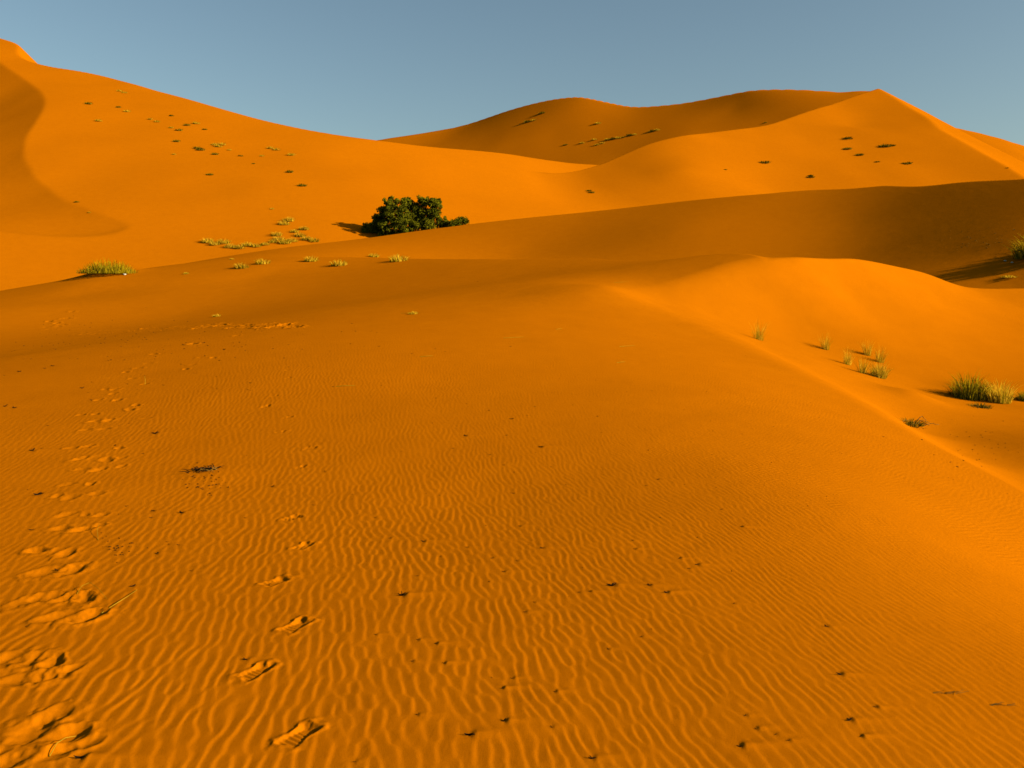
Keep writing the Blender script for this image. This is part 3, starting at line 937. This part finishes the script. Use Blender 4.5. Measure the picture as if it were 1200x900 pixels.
crumbs('plant_litter', (175, 398), 150, 120, 14, .012, 613, MAT_TWIG, 'dark specks of litter round the trodden track')
crumbs('plant_litter', (1150, 520), 70, 38, 15, .012, 614, MAT_TWIG, 'scattered dry litter on the floor of the sunny hollow')
crumbs('plant_litter', (1160, 284), 90, 32, 8, .018, 615, MAT_ROOT, 'dry litter strewn over the shaded valley slope')
crumbs('plant_litter', (600, 470), 260, 330, 110, .0055, 616, MAT_TWIG, 'minute dark specks scattered over the rippled ridge')

# pale straws lying on the sand --------------------------------------
def stalk(pix, lift, r, label, bow=0.0):
    pts = cast(pix)
    base = pts[0].copy(); base[2] = ground(base[0], base[1])
    out = []
    n = len(pts)
    for i, p in enumerate(pts):
        z = ground(p[0], p[1]) + lift[i] + r
        out.append(np.array([p[0], p[1], z]) - base)
    # smooth the polyline
    fine = []
    for t in np.linspace(0, n - 1, 4 * n):
        k = min(int(t), n - 2); f = t - k
        fine.append(out[k] * (1 - f) + out[k + 1] * f)
    mb = MB(); mb.tube(fine, r, r * .5, 5)
    o = link(bpy.data.objects.new('dry_stalk', mb.mesh('dry_stalk', MAT_STRAW)))
    o.location = base
    tag(o, label, 'dry stalk')
stalk([(119, 717), (133, 712), (148, 703), (161, 692)], (.0, .008, .012, .004), .0022, 'pale bent dry stalk lying beside the footprints')
stalk([(90, 697), (96, 691), (106, 689), (116, 695), (125, 702)], (0, .02, .03, .02, 0), .0014, 'thin arched dry stalk springing from a footprint')
stalk([(58, 886), (67, 876), (77, 869), (89, 863)], (0, .012, .014, .01), .0020, 'pale dry stalk lying across the deep hollow print')
stalk([(115, 633), (114, 625), (117, 619)], (0, .02, .03), .0016, 'short thin dry stalk curling up beside the prints')
stalk([(170, 450), (170.3, 449.5), (170, 449)], (0, .05, .1), .004, 'upright straw stub with a dark tip by the tracks')
for u, v, L in ((602, 396, 24), (480, 367, 20), (735, 406, 18), (500, 418, 15), (405, 453, 22), (655, 386, 7), (728, 425, 10), (728, 331, 16)):
    stalk([(u - L / 2, v + .3), (u, v), (u + L / 2, v - .8)], (.0, .008, .002), .004, 'pale straw lying flat on the smooth upper ridge')
for o in COL.objects:
    if o.name.startswith('dry_stalk') and 'upper ridge' in o['label']:
        o['group'] = 'straws on the upper ridge'
P = cast([(484, 368)])[0]
put_tuft('grass_tuft', P, LOW[2], .28, 0, 'tiny yellow grass tuft alone on the smooth upper ridge')
P = cast([(254, 371)])[0]
put_tuft('grass_tuft', P, LOW[3], .45, 0, 'tiny green grass tuft above the trodden track')
for u, v, lab in ((1110, 813, 'thin dark dry sprig lying flat near the fine ripples'), (1178, 827, 'thin brown dry sprig lying flat at the edge of the fine ripples')):
    P = cast([(u, v)])[0]
    mb = MB(); gg = np.random.default_rng(int(u))
    for _ in range(9):
        x0 = gg.uniform(-.06, .05)
        mb.tube([np.array([x0, gg.normal(0, .005), .003]), np.array([x0 + gg.uniform(.02, .05), gg.normal(0, .008), gg.uniform(.004, .012)])], .0011, .0006, 4)
    o = link(bpy.data.objects.new('dry_sprig', mb.mesh('dry_sprig', MAT_ROOT)))
    o.location = (P[0], P[1], ground(P[0], P[1]))
    tag(o, lab, 'sprig')

# a few pale stones ---------------------------------------------------
def stone_mesh(seed):
    import bmesh
    g = np.random.default_rng(seed)
    bm = bmesh.new()
    bmesh.ops.create_icosphere(bm, subdivisions=2, radius=1)
    for v in bm.verts:
        v.co *= g.uniform(.82, 1.12)
        v.co.z *= .6
    me = bpy.data.meshes.new('pale_stone')
    bm.to_mesh(me); bm.free()
    me.materials.append(MAT_STONE)
    return me
for (u, v, s, lab), P in zip([(146, 322, .13, 'white stone beside the big yellow-green tussock'), (1178, 306, .08, 'white stone under the big dry bush in the shaded valley'),
                              (1186, 308, .09, 'white stone under the big dry bush in the shaded valley')],
                             cast([(146, 322), (1178, 306), (1186, 308)])):
    o = link(bpy.data.objects.new('pale_stone', stone_mesh(int(u))))
    o.location = (P[0], P[1], ground(P[0], P[1]) + s * .25)
    o.scale = (s, s * .8, s)
    tag(o, lab, 'stone', 'white stones under the bush' if 'bush' in lab else None)
